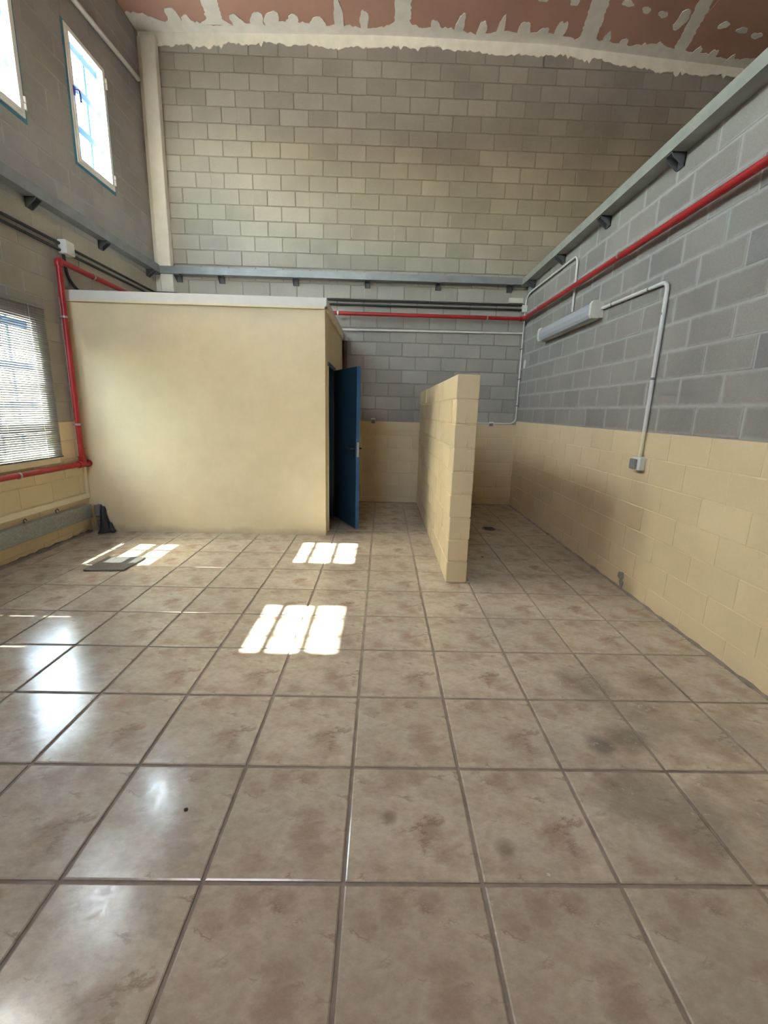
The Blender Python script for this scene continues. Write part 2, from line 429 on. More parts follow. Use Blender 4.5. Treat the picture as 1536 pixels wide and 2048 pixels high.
core('wall_front', 'plain wall behind the viewpoint with high openings added to let in light', [(XL-TH, -5.4, YF-.4, YF, -.05, 14.6), (-1.9, XO+.3, YF-.4, YF, -.05, 14.6), (-5.4, -1.9, YF-.4, YF, -.05, 8.8), (-5.4, -1.9, YF-.4, YF, 12.0, 14.6), (-3.75, -3.55, YF-.4, YF, 8.8, 12.0)], 'pillar')  # unseen high openings, added so daylight fills the room from behind the camera
core('wall_outer', 'plain outer wall beyond the right block wall', [(XO, XO+.3, YF-.4, YB+.4, -.05, 14.3)], 'mortar')
# joints of the painted bands are painted too
def thin(name, b, mat, parent): mb = MB(); mb.box(*b); return mb.build(name, mat, parent)
thin('joint_mortar', (XR+.009, XR+D, YF, YB, 3.05, 7.74), 'mortar_w', wr_)
thin('joint_mortar', (XL-TH+.1, XO, YB+.020, YB+D, 2.9, 14.0), 'mortar', wb_)
thin('painted_joints', (XR+.010, XR+D, YF, YB, 0, 3.045), 'cream_joint', wr_)
thin('painted_joints', (XL-.05, XR+D, YB+.010, YB+D, 0, 2.895), 'cream_joint', wb_)
mbj = MB()
for b in wall_boxes(XL-D, XL-.010, YF, YB, 0, 2.845, [(h[0], h[1], h[2], 2.845) for h in LOW]):
    if b[5]-b[4] > .01: mbj.box(*b)
mbj.build('painted_joints', 'cream_joint', wl_)
mbj = MB()
for b in wall_boxes(XL-D, XL-.008, YF, YB, 2.845, 14.15, UP+[(h[0], h[1], 2.8451, h[3]) for h in LOW]):
    if b[5]-b[4] > .01: mbj.box(*b)
mbj.build('joint_mortar', 'mortar_l', wl_)
# projecting painted band on the back wall
thin('ledge_band', (-1.2, XR, YB-.05, YB, 2.60, 2.93), 'cream', wb_)

# ------------------------------------------------------------------ floor
fl = core('floor', 'beige marbled tile floor with grey grout', [(XL-TH, XO+.3, YF-.4, YB+.4, -.35, -.014)], 'grout')
TG = .030
tm = {}
def tile_mesh(w, h):
    key = (round(w, 3), round(h, 3))
    if key in tm: return tm[key]
    a, b, c = w/2, h/2, .010
    vs = [(-a, -b, -.014), (a, -b, -.014), (a, b, -.014), (-a, b, -.014), (-a, -b, -.006), (a, -b, -.006), (a, b, -.006), (-a, b, -.006),
          (-a+c, -b+c, 0), (a-c, -b+c, 0), (a-c, b-c, 0), (-a+c, b-c, 0)]
    fs = [(8, 9, 10, 11), (4, 5, 9, 8), (5, 6, 10, 9), (6, 7, 11, 10), (7, 4, 8, 11), (0, 1, 5, 4), (1, 2, 6, 5), (2, 3, 7, 6), (3, 0, 4, 7)]
    me = bpy.data.meshes.new('tile'); me.from_pydata([tuple(Vector(v)*T) for v in vs], [], fs); me.materials.append(MT['tile']); tm[key] = me; return me
for i in range(-8, 5):
    for j in range(-6, 13):
        x0, x1, y0, y1 = max(i+TG/2, XL), min(i+1-TG/2, XR-.03), max(j+TG/2, YF), min(j+1-TG/2, YB)
        if x1-x0 < .03 or y1-y0 < .03: continue
        o = bpy.data.objects.new('tile', tile_mesh(x1-x0, y1-y0)); COL.objects.link(o)
        o.location = Vector(((x0+x1)/2, (y0+y1)/2, 0))*T; attach(o, fl)
        o.rotation_euler = (random.uniform(-.0008, .0008), random.uniform(-.0008, .0008), 0)
# crumbling mortar fillet along the foot of the walls
def fillet(name, pts, r, mat, seed):
    rr = random.Random(seed); mb = MB(); P = []
    for (a, b) in zip(pts, pts[1:]):
        a, b = Vector(a), Vector(b); n = max(2, int((b-a).length/.12))
        for k in range(n): P.append(a.lerp(b, k/n))
    P.append(Vector(pts[-1]))
    mb.tube(P, [r*rr.uniform(.45, 1.2) for _ in P], 6); return mb.build(name, mat, fl)
fillet('mortar_fillet', [(XR-.01, -2.5, -.01), (XR-.01, YB, -.01)], .045, 'grout', 1)
fillet('mortar_fillet', [(XL+.02, 0, -.01), (XL+.02, 8.4, -.01)], .07, 'grout', 2)

# ------------------------------------------------------------------ ceiling
ce = tag(MB().add([(XL-TH, YF-.4, 14.75), (XO+.3, YF-.4, 14.75), (XO+.3, YB+.4, 14.75), (XL-TH, YB+.4, 14.75),
                   (XL-TH, YF-.4, 14.9), (XO+.3, YF-.4, 14.9), (XO+.3, YB+.4, 14.9), (XL-TH, YB+.4, 14.9)],
                  [(0, 3, 2, 1), (4, 5, 6, 7), (0, 1, 5, 4), (1, 2, 6, 5), (2, 3, 7, 6), (3, 0, 4, 7)]).build('ceiling', 'board'),
         'high ceiling of pinkish plasterboard with white jointing', kind='structure')
SX = [XL-.3, -4.95, .48, 5.98, 8.75, XO+.2]
for a, b in zip(SX, SX[1:]):
    for y0, y1 in ((YF-.3, -2.0), (-2.0, 4.0), (4.0, 10.0), (10.0, YB+.02)):
        a2, b2 = a+.012, b-.012; n = 4; mb = MB()
        xs = [a2+(b2-a2)*t/n for t in range(n+1)]
        for p, q in zip(xs, xs[1:]):
            mb.add([(p, y0, zc(p)), (q, y0, zc(q)), (q, y1-.012, zc(q)), (p, y1-.012, zc(p)), (p, y0, zc(p)+.03), (q, y0, zc(q)+.03), (q, y1-.012, zc(q)+.03), (p, y1-.012, zc(p)+.03)],
                   [(0, 3, 2, 1), (4, 5, 6, 7), (0, 1, 5, 4), (2, 3, 7, 6)]+([(3, 0, 4, 7)] if p == xs[0] else [])+([(1, 2, 6, 5)] if q == xs[-1] else []))
        mb.build('plasterboard', 'board', ce)
def ceil_patch(name, poly, mat='compound_c', t=.014):
    n = len(poly); mb = MB()
    lo = [(x, y, zc(x)-t) for x, y in poly]; hi = [(x, y, zc(x)) for x, y in poly]
    cx, cy = sum(p[0] for p in poly)/n, sum(p[1] for p in poly)/n
    mb.add(lo+hi, [(i, (i+1) % n, n+(i+1) % n, n+i) for i in range(n)])
    mb.add(lo, [list(range(n))[::-1]])
    return mb.build(name, mat, ce)
def blob(cx, cy, rx, ry, seed, n=18):
    r = random.Random(seed); ph = [r.uniform(0, 6.28) for _ in range(4)]
    return [(cx+rx*math.cos(a)*k, cy+ry*math.sin(a)*k) for a, k in
            [(2*math.pi*i/n, 1+.16*math.sin(2*2*math.pi*i/n+ph[0])+.10*math.sin(3*2*math.pi*i/n+ph[1])+.09*math.sin(5*2*math.pi*i/n+ph[2])+r.uniform(-.05, .05)) for i in range(n)]]
# jagged strip along the corner with the back wall
r_ = random.Random(8); top = []; x = XL
while x < XO:
    base = .33+.06*math.sin(x*1.7)+.04*math.sin(x*4.1)
    if x < -6.5: base = .62-.25*max(0, (x+7.0))/.5
    top.append((x, YB-base-r_.uniform(-.03, .05))); x += .085
for k in range(0, len(top)-1, 12):
    seg = top[k:k+13]; ceil_patch('corner_compound', [(seg[0][0], YB)]+seg+[(seg[-1][0], YB)], t=.010)
DABS = [(-6.10, 12.44, .20, .34), (-5.70, 12.60, .17, .28), (-4.29, 12.51, .17, .26), (-3.70, 12.48, .20, .30), (-3.27, 12.46, .22, .32), (-2.68, 12.50, .19, .26), (-1.95, 12.50, .20, .22),
        (-1.33, 12.30, .16, .48), (-.60, 12.42, .14, .34), (1.47, 12.50, .12, .25), (2.2, 12.38, .12, .34), (2.85, 12.5, .12, .3), (3.39, 12.46, .12, .36), (4.1, 12.5, .18, .34), (4.64, 12.56, .15, .26),
        (5.13, 12.40, .14, .38), (6.56, 12.55, .11, .28), (7.08, 12.6, .1, .26), (7.71, 12.66, .11, .2), (8.16, 12.6, .11, .26), (9.3, 12.6, .1, .26), (9.82, 12.6, .1, .26), (10.45, 12.7, .12, .22),
        (4.31, 11.45, .16, .10), (5.15, 11.48, .13, .12), (6.55, 11.36, .15, .09), (7.13, 11.48, .12, .09), (7.63, 11.54, .13, .09), (9.41, 11.62, .14, .10), (10.0, 11.7, .13, .10), (10.5, 11.8, .13, .10)]
for k, (x, y, rx, ry) in enumerate(DABS): ceil_patch('compound_dab', blob(x, y, rx, ry, 30+k), t=.016)
def seam(x0, y0, x1, y1, w, seed):
    r = random.Random(seed); L = []; Rr = []; n = 26
    for k in range(n+1):
        t = k/n; x = x0+(x1-x0)*t; y = y0+(y1-y0)*t; fl_ = w*(1+1.1*max(0, t-.90)/.10)
        L.append((x-fl_/2+r.uniform(-.025, .025), y)); Rr.append((x+fl_/2+r.uniform(-.025, .025), y))
    ceil_patch('seam_compound', L+Rr[::-1], t=.012)
seam(-4.70, 10.9, -4.95, 12.6, .46, 1); seam(.52, 10.9, .50, 12.6, .46, 2); seam(5.72, 10.9, 6.05, 12.7, .48, 3); seam(8.38, 10.7, 8.85, 12.75, .36, 4)
ceil_patch('compound_dab', blob(8.22, 11.62, .16, .28, 77), t=.016)
# creamy band trowelled down over the top of the back wall
r_ = random.Random(5); low = []; x = XL+.02
while x < XO:
    z = zc(x)-.29+.05*math.sin(x*1.3)+.03*math.sin(x*5)+r_.uniform(-.035, .03)
    if r_.random() < .07: z -= .09
    low.append((x, z)); x += .075
mb = MB()
for (a, za), (b, zb) in zip(low, low[1:]):
    y0, y1 = YB-.02, YB+.03
    mb.add([(a, y0, za), (b, y0, zb), (b, y0, zc(b)+.02), (a, y0, zc(a)+.02), (a, y1, za), (b, y1, zb)], [(0, 1, 2, 3), (4, 5, 1, 0)])
mb.build('compound_band', 'compound', wb_)

# rendered column in the back left corner
mb = MB(); mb.box(-7.23, -6.80, YB-.22, YB+.01, 7.72, 14.0); mb.box(-7.40, -7.22, YB-.06, YB+.01, 5.9, 14.05)
cl_ = tag(mb.build('column', 'pillar', bevel=.02), 'whitewashed rendered column in the far left corner', kind='structure')
mb = MB(); mb.box(-7.17, -6.76, YB-.20, YB+.01, 5.9, 7.75); mb.build('column_foot', 'pillar', cl_, bevel=.02)

# ------------------------------------------------------------------ windows
def make_window(name, label, h, lower=False):
    y0, y1, z0, z1 = h; xi = XL; xo = XL-TH
    root = empty(name, (XL, (y0+y1)/2, z0), label=label, kind='structure')
    # reveal lining
    mb = MB(); xin = xi-.06
    mb.box(xo, xin, y0-.01, y0+.012, z0, z1); mb.box(xo, xin, y1-.012, y1+.01, z0, z1); mb.box(xo, xin, y0, y1, z0-.01, z0+.012); mb.box(xo, xin, y0, y1, z1-.012, z1+.01)
    mb.build('reveal', 'reveal', root)
    def ring(nm, mat, a, b, c, d, w, xa, xb):
        mb = MB(); mb.box(xa, xb, a, a+w, c, d); mb.box(xa, xb, b-w, b, c, d); mb.box(xa, xb, a+w, b-w, c, c+w); mb.box(xa, xb, a+w, b-w, d-w, d)
        return mb.build(nm, mat, root, bevel=.006)
    if not lower:
        ring('sealant_edge', 'teal', y0-.09, y1+.07, z0-.11, z1+.05, .075, xi-.06, xi+.012)
        ring('frame', 'white_metal', y0-.02, y1+.02, z0-.03, z1+.02, .075, xi-.08, xi+.03)
        ring('sash', 'white_metal', y0+.05, y1-.05, z0+.05, z1-.05, .055, xi-.05, xi+.045)
        ps = MB(); ps.box(xi-.012, xi-.004, y0+.1, y1-.1, z0+.1, z1-.1); ps.build('pane', 'glass', root)
        hb = MB(); hz = (z0+z1)/2+.1; yy = y0+.08
        hb.box(xi+.045, xi+.065, yy-.03, yy+.03, hz-.1, hz+.1)
        hb.tube(rnd_path([(xi+.06, yy, hz+.03), (xi+.16, yy+.02, hz+.03), (xi+.16, yy+.05, hz-.22)], .05), .022, 8); hb.build('handle', 'handle_m', root)
        for hz in (z0+.25, z1-.3):
            g = MB(); g.tube([(xi+.045, y1+.02, hz-.12), (xi+.045, y1+.02, hz-.01)], .028, 8); g.tube([(xi+.045, y1+.02, hz+.01), (xi+.045, y1+.02, hz+.12)], .028, 8); g.build('hinge', 'white_metal', root)
    else:
        ring('frame', 'white_metal', y0-.01, y1+.01, z0-.01, z1+.01, .07, xi-.16, xi-.05)
        mb = MB(); mb.box(xi-.15, xi-.05, y0+.05, y1-.05, z0+.50, z0+.70); mb.build('transom', 'white_metal', root)
        for a, b in ((z0+.05, z0+.52), (z0+.68, z1-.05)):
            ps = MB(); ps.box(xi-.104, xi-.096, y0+.04, y1-.04, a, b); ps.build('pane', 'glass', root)
        mb = MB(); mb.box(xi-.04, xi+.05, y0-.15, y1+.12, z0-.20, z0-.06); mb.build('sill', 'creamtrim', root, bevel=.01)
    # iron grille outside
    gx = xi-.17 if not lower else xi-.20; 
    zs = [z for z in ((10.24-.31, 10.24+.55, 11.70) if not lower else (3.20, 4.03, 4.92)) if z < z1+.1]
    if not lower: zs = [10.02, 10.90, 11.76]
    for z in zs:
        g = MB(); g.box(gx-.03, gx, y0-.05, y1+.05, z-.085, z+.085); g.build('grille_band', 'blue_grille', root)
    for t in (.33, .67):
        yy = y0+(y1-y0)*t; g = MB(); g.tube([(gx-.045, yy, z0-.05), (gx-.045, yy, z1+.05)], .03, 8); g.build('grille_bar', 'blue_grille', root)
    return root
make_window('window_1', 'high barred window nearest the back corner, white frame with teal edge', UP[0])
make_window('window_2', 'high barred window cut by the left picture edge', UP[1])
make_window('window_3', 'high barred window out of frame nearer the viewpoint', UP[2])
make_window('window_4', 'low barred window behind the venetian blind', LOW[0], True)
make_window('window_5', 'low barred window out of frame behind a closed blind', LOW[1], True)
g = MB(); g.box(-160, XL-TH-.02, -160, 160, -.9, -.4); tag(g.build('ground', 'concrete_out'), 'pale ground outside the windows', kind='structure')

# ------------------------------------------------------------------ blinds
def make_blind(label, y0, y1, z0, z1, x, tilt, w=.058, pitch=.047, cords=()):
    root = empty('venetian_blind', (x, (y0+y1)/2, z0), label=label, cat='blind')
    hb = MB(); hb.box(x-.035, x+.035, y0, y1, z1-.07, z1); hb.build('head_rail', 'slat', root, bevel=.006)
    bb = MB(); bb.box(x-.028, x+.028, y0, y1, z0, z0+.035); bb.build('bottom_rail', 'bracket', root, bevel=.006)
    me = bpy.data.meshes.new('slat'); prof = []
    for k in range(5):
        s = (k/4-.5)*w; crown = .006*(1-(2*k/4-1)**2)
        prof.append((s*math.cos(tilt)+crown*math.sin(tilt), -s*math.sin(tilt)+crown*math.cos(tilt)))
    L = (y1-y0-.02)/2; vs = []
    for sgn in (-1, 1):
        for (px, pz) in prof: vs.append((px*T, sgn*L*T, pz*T))
        for (px, pz) in prof: vs.append((px*T, sgn*L*T, (pz-.0022)*T))
    fs = []
    for k in range(4): fs.append((k, k+1, 11+k, 10+k)); fs.append((5+k+1, 5+k, 15+k, 16+k))
    fs += [(0, 10, 15, 5), (4, 9, 19, 14), (0, 5, 6, 1), (1, 6, 7, 2), (2, 7, 8, 3), (3, 8, 9, 4), (10, 11, 16, 15), (11, 12, 17, 16), (12, 13, 18, 17), (13, 14, 19, 18)]
    me.from_pydata(vs, [], fs); me.materials.append(MT['slat'])
    z = z0+.07
    while z < z1-.09:
        o = bpy.data.objects.new('slat', me); COL.objects.link(o); o.location = Vector((x, (y0+y1)/2, z))*T; attach(o, root); z += pitch
    for c in cords:
        g = MB(); g.tube([(x-.033, c, z0), (x-.033, c, z1-.05)], .0035, 6); g.tube([(x+.033, c, z0), (x+.033, c, z1-.05)], .0035, 6); g.build('ladder_cord', 'white_metal', root)
    return root
make_blind('grey venetian blind with open slats over the low left window', 5.85, 7.68, 2.04, 5.36, XL+.06, math.radians(46), w=.052, cords=(6.28, 7.22))
b2 = make_blind('grey venetian blind with closed slats, out of frame on the left', 2.93, 3.80, 2.14, 4.96, XL-.0, math.radians(-76), cords=(3.1, 3.6))

# ------------------------------------------------------------------ enclosure, door, divider
XP, YP, HP = -1.238, 8.46, 5.884
ew = MB()
# front wall with the broken corner left as an irregular hole
cut = [(-7.29, 0), (-7.29, .36), (-7.24, .62), (-7.17, .78), (-7.06, .72), (-6.98, .60), (-6.95, .42), (-6.97, .28), (-6.90, .22), (-6.84, .08), (-6.82, 0)]
outer = [(XL+.0, 0), (XL+.0, 5.66), (XP, 5.66), (XP, 0)]
poly = [(XL, 0), (XL, 5.66), (XP, 5.66), (XP, 0)]+[(x, z) for x, z in cut[::-1]]
# triangulate in strips: columns between successive cut x positions
import bisect
def cutz(x):
    xs = [-7.29, -7.27, -7.24, -7.17, -7.06, -6.98, -6.93, -6.88, -6.84, -6.82]; zs = [.0, .40, .62, .74, .70, .58, .30, .22, .10, .0]
    if x <= xs[0] or x >= xs[-1]: return 0
    i = bisect.bisect(xs, x)-1; t = (x-xs[i])/(xs[i+1]-xs[i]); return zs[i]*(1-t)+zs[i+1]*t
xsamp = [XL, -7.3]+[-7.29+.47*k/16 for k in range(17)]+[-6.7, -4.5, XP]
V0, F0 = [], []
for i, x in enumerate(xsamp):
    zc0 = max(0, cutz(x)+(.015*math.sin(i*2.3) if 0 < cutz(x) else 0))
    V0 += [(x, YP, zc0), (x, YP, 5.66), (x, YP+.22, zc0), (x, YP+.22, 5.66)]
for i in range(len(xsamp)-1):
    a = i*4; b = a+4
    F0 += [(a, b, b+1, a+1), (a+2, a+3, b+3, b+2), (a, a+2, b+2, b), (a+1, b+1, b+3, a+3)]
F0 += [(0, 1, 3, 2), (len(V0)-4, len(V0)-2, len(V0)-1, len(V0)-3)]
ew.add(V0, F0)
DY0, DY1, DZ = 8.92, 10.66, 4.50
ew.box(XP-.22, XP, YP+.22, DY0, 0, 5.66); ew.box(XP-.22, XP, DY1, YB, 0, 5.66); ew.box(XP-.22, XP, DY0, DY1, DZ, 5.66)
en = tag(ew.build('wall_enclosure', 'plaster'), 'cream plastered walls of the enclosed corner room', kind='structure')
rf = MB(); rf.box(XL, XP+.045, YP-.045, YB, 5.70, HP+.015); rf.build('roof_slab', 'fascia', en, bevel=.006)
tr = MB(); tr.box(XL, XP+.06, YP-.06, YP-.0, 5.645, 5.70); tr.box(XP, XP+.06, YP-.06, YB, 5.645, 5.70); tr.build('trim_strip', 'creamtrim', en, bevel=.004)
ir = MB(); ir.box(XL, -1.5, 8.7, 8.73, 0, 5.6); ir.box(-4.6, -4.5, 8.7, YB, 0, 5.6); ir.build('inner_lining', 'bindark', en)

dr = empty('door_1', (XP, DY1, 0), label='blue steel door standing half open in the side of the corner room', kind='structure')
f = MB(); f.box(XP-.20, XP+.025, DY0, DY0+.10, 0, DZ); f.build('door_jamb', 'fascia', dr, bevel=.006)
f = MB(); f.box(XP-.20, XP+.025, DY1-.10, DY1, 0, DZ); f.build('door_jamb', 'door_frame', dr, bevel=.006)
f = MB(); f.box(XP-.20, XP+.025, DY0, DY1, DZ-.11, DZ); f.build('door_head', 'door_frame', dr, bevel=.006)
hinge = Vector((XP+.03, DY1-.10, 0)); free = Vector((-.45, 9.10, 0)); dv = (free-hinge); LW_ = dv.length; dv.normalize(); nv = Vector((-dv.y, dv.x, 0))
def dpt(a, b, z): return hinge+dv*a+nv*b+Vector((0, 0, z))
def dbox(a0, a1, b0, b1, z0, z1, mb):
    P = [dpt(a, b, z) for z in (z0, z1) for a, b in ((a0, b0), (a1, b0), (a1, b1), (a0, b1))]
    return mb.add(P, [(0, 3, 2, 1), (4, 5, 6, 7), (0, 1, 5, 4), (1, 2, 6, 5), (2, 3, 7, 6), (3, 0, 4, 7)])
lf = dbox(0, LW_, -.05, .05, .03, 4.42, MB()).build('door_leaf', 'door', dr, bevel=.008)
dbox(LW_, LW_+.012, -.052, .052, .03, 4.42, MB()).build('edge_strip', 'door_edge', lf, bevel=.004)
dbox(LW_+.012, LW_+.018, -.025, .025, 2.05, 2.45, MB()).build('lock_plate', 'steel', lf)
for sgn, nm in ((1, 'door_handle'), (-1, 'door_handle')):
    h = MB(); h.tube(rnd_path([dpt(LW_-.13, sgn*.05, 2.27), dpt(LW_-.13, sgn*.17, 2.27), dpt(LW_-.36, sgn*.17, 2.27)], .04), .022, 8)
    dbox(LW_-.17, LW_-.09, sgn*.05-.006, sgn*.05+.006, 2.02, 2.36, h); h.build(nm, 'black', lf)
for z in (.6, 3.9):
    h = MB(); h.tube([dpt(-.02, .055, z), dpt(-.02, .055, z+.2)], .025, 8); h.build('hinge', 'door_frame', lf)

XE0, XE1, YE, HE = 1.529, 1.942, 5.437, 3.991
dw = tag(MB().box(XE0+.02, XE1-.02, YE+.02, YB-.01, 0, HE-.02).build('wall_divider', 'cream_joint'), 'low freestanding wall of cream painted block', kind='structure')
_dm = {}
def solid_block(w, d, h):
    k = (round(w, 3), round(d, 3), round(h, 3))
    if k not in _dm:
        me = bpy.data.meshes.new('block'); c = .014; a, b, e = w/2, d/2, h/2; vs = []
        for (sx, sy, sz) in ((-1, -1, -1), (1, -1, -1), (1, 1, -1), (-1, 1, -1), (-1, -1, 1), (1, -1, 1), (1, 1, 1), (-1, 1, 1)):
            vs += [(sx*(a-c), sy*(b-c), sz*e), (sx*a, sy*(b-c), sz*(e-c)), (sx*(a-c), sy*b, sz*(e-c))]
        import bmesh
        bm = bmesh.new(); [bm.verts.new(tuple(Vector(v)*T)) for v in vs]; bmesh.ops.convex_hull(bm, input=bm.verts); bm.to_mesh(me); bm.free()
        me.materials.append(MT['cream']); _dm[k] = me
    return _dm[k]
ch = HE/9
for k in range(9):
    y = YE; first = .90 if k % 2 == 0 else .45
    while y < YB-.03:
        y1 = min(y+first, YB-.01); w = XE1-XE0+random.uniform(-.012, .012)
        o = bpy.data.objects.new('block', solid_block(w, y1-y-.018, ch-.016)); COL.objects.link(o)
        o.location = Vector(((XE0+XE1)/2+random.uniform(-.006, .006), (y+y1)/2, (k+.5)*ch))*T
        attach(o, dw); y = y1; first = .90
rr = random.Random(3)
for k in (1, 2, 4, 5, 6, 7):
    mb = MB(); xx = (XE0+XE1)/2+.03+rr.uniform(-.03, .03); zz = k*ch+.03
    mb.tube([(xx, YE-.001, zz+.12), (xx, YE-.008, zz+.06), (xx-.01, YE-.012, zz)], [.006, .012, .018], 8); mb.build('paint_drip', 'cream', dw)

# ------------------------------------------------------------------ steel rails on three walls
def rail(label, mat, axis, at, off, a0, a1, z0, z1, brs, parts_mat='bracket'):
    """axis 'x': runs along x at wall y=at ; axis 'y': runs along y at wall x=at. off: signed distance of the face from the wall."""
    P = (lambda u, d, z: (u, at+d, z)) if axis == 'x' else (lambda u, d, z: (at+d, u, z))
    root = empty('steel_rail', P((a0+a1)/2, 0, z0), label=label, cat='steel rail')
    def bx(u0, u1, d0, d1, za, zb):
        p, q = P(u0, d0, za), P(u1, d1, zb)
        return (min(p[0], q[0]), max(p[0], q[0]), min(p[1], q[1]), max(p[1], q[1]), za, zb)
    t = .022*(1 if off > 0 else -1)
    m1 = MB(); m1.box(*bx(a0, a1, off, off-t, z0, z1)); m1.build('web', mat, root)
    m1 = MB(); m1.box(*bx(a0, a1, 0, off-t, z0, z0+.02)); m1.build('flange', mat, root)
    m1 = MB(); m1.box(*bx(a0, a1, 0, off-t, z1-.02, z1)); m1.build('flange', mat, root)
    for u in brs:
        g = MB()
        for du in (-.09, .07):
            g.prism([P(u+du, 0, z0), P(u+du, off*.92, z0), P(u+du, off*.80, z0-.06), P(u+du, off*.12, z0-.20), P(u+du, 0, z0-.20)], Vector(P(u+du+.02, 0, z0))-Vector(P(u+du, 0, z0)))
        b_ = bx(u-.09, u+.09, 0, .02*(1 if off > 0 else -1), z0-.20, z0); g.box(*b_)
        b_ = bx(u-.09, u+.09, 0, off*.9, z0-.018, z0); g.box(*b_)
        g.build('bracket', parts_mat, root)
    return root
rail('grey steel channel rail along the left wall above the black cables', 'rail_b', 'y', XL, .26, YF, YB-.28, 7.50, 7.74, [.7, 3.05, 5.4, 7.72, 10.05, 12.35])
rail('grey steel channel rail across the back wall', 'rail_b', 'x', YB, -.26, XL+.01, XR-.28, 7.50, 7.71, [-6.62, -5.22, -2.78, -.4, 1.96, 4.36])
rail('grey steel channel rail running along the top of the right wall', 'rail', 'y', XR, -.26, YF, YB-.01, 7.50, 7.70, [.9, 3.15, 5.40, 7.66, 9.95, 12.2])

# ------------------------------------------------------------------ red fire main
fp = empty('fire_pipe', (XL+.12, 8.2, 0), label='red fire water pipe running around the left, back and right walls', cat='pipe')
R1 = .062; xa = XL+.13; yb_ = YB-.31; xb = XR-.15
def pipe_part(name, pts, r=R1, mat='red', k=.1, parent=fp, n=14, rad=.12):
    mb = MB(); mb.tube(rnd_path(pts, rad) if len(pts) > 2 else pts, r, n); return mb.build(name, mat, parent)
pipe_part('pipe', [(xa, YF+.05, 1.78), (xa, 8.12, 1.80)])
pipe_part('pipe', [(xa, 8.22, 1.92), (xa, 8.22, 6.36)])
pipe_part('pipe', [(xa, 8.32, 6.46), (xa, yb_-.12, 6.44)])
pipe_part('pipe', [(xa+.12, yb_, 6.44), (xb-.12, yb_, 6.43)])
pipe_part('pipe', [(xb, yb_-.12, 6.43), (xb, YF+.05, 6.41)])
for pts in ([(xa, 8.22, 6.34), (xa, 8.22, 6.46), (xa, 8.34, 6.46)], [(xa, yb_-.14, 6.44), (xa, yb_, 6.44), (xa+.14, yb_, 6.44)], [(xb-.14, yb_, 6.43), (xb, yb_, 6.43), (xb, yb_-.14, 6.43)]):
    pipe_part('elbow', pts, R1*1.28, rad=.1)
mb = MB(); mb.tube([(xa, 8.06, 1.80), (xa, 8.40, 1.80)], R1*1.3, 14); mb.tube([(xa, 8.22, 1.80), (xa, 8.22, 2.0)], R1*1.3, 14); mb.build('tee', 'red', fp)
mb = MB(); mb.tube([(xa, 8.38, 1.80), (xa, 8.44, 1.80)], R1*1.5, 16); mb.build('end_cap', MT['red'], fp)
def clamp(c, ax, r=R1, mat='galv_plain', parent=fp, wall=(0, 0, 0)):
    c = Vector(c); a = Vector(ax)*.022; mb = MB(); mb.tube([c-a, c+a], r*1.18, 14); w = Vector(wall)
    mb.tube([c, c+w], .018, 8); mb.build('clamp', mat, parent)
clamp((xa, 6.32, 1.79), (0, 1, 0), wall=(-.12, 0, 0)); clamp((xa, 2.6, 1.79), (0, 1, 0), wall=(-.12, 0, 0))
clamp((xa, 8.22, 5.25), (0, 0, 1), wall=(-.12, 0, 0)); clamp((xa, 8.22, 2.78), (0, 0, 1), wall=(-.12, 0, 0))
clamp((xa, 9.42, 6.46), (0, 1, 0), wall=(-.12, 0, 0)); clamp((3.62, yb_, 6.43), (1, 0, 0), wall=(0, .30, 0))
clamp((xb, 6.72, 6.44), (0, 1, 0), wall=(.12, 0, 0)); clamp((xb, 11.2, 6.46), (0, 1, 0), wall=(.12, 0, 0)); clamp((-1.36, yb_, 6.44), (1, 0, 0), wall=(0, .30, 0), mat='conduit_w')

# ------------------------------------------------------------------ cables, boxes, conduits
cb = empty('black_cables', (XL+.05, 9, 6.7), label='pair of thick black cables fixed along the left and back walls', cat='cable')
for dz in (0.0, -.14):
    mb = MB(); mb.tube(rnd_path([(XL+.06, YF+.05, 6.86+dz), (XL+.06, YB-.27, 6.90+dz), (-6.66, YB-.27, 6.90+dz), (-6.50, YB-.06, 6.90+dz), (4.82, YB-.06, 6.91+dz)], .08), .034, 8); mb.build('cable', 'black', cb)
mb = MB(); mb.tube(rnd_path([(XL+.06, 8.52, 6.72), (XL+.06, 8.56, 6.2), (XL+.06, 8.95, 5.95), (XL+.06, 9.6, 5.93)], .2), .034, 8); mb.build('branch_cable', 'black', cb)
def jbox(label, b):
    o = tag(MB().box(*b).build('junction_box', 'boxp', bevel=.015), label, 'junction box')
    x0, x1, y0, y1, z0, z1 = b
    lid = MB()
    if x1-x0 < y1-y0: lid.box(x1, x1+.012, y0+.02, y1-.02, z0+.02, z1-.02)
    else: lid.box(x0+.02, x1-.02, y0-.012, y0, z0+.02, z1-.02)
    lid.build('lid', 'boxp', o); return o
jbox('pale square junction box on the black cables of the left wall', (XL+.02, XL+.20, 8.42, 8.72, 6.68, 6.98))
jbox('pale square junction box in the back right corner at the cable ends', (4.82, 4.975, YB-.17, YB-.01, 6.68, 6.90))

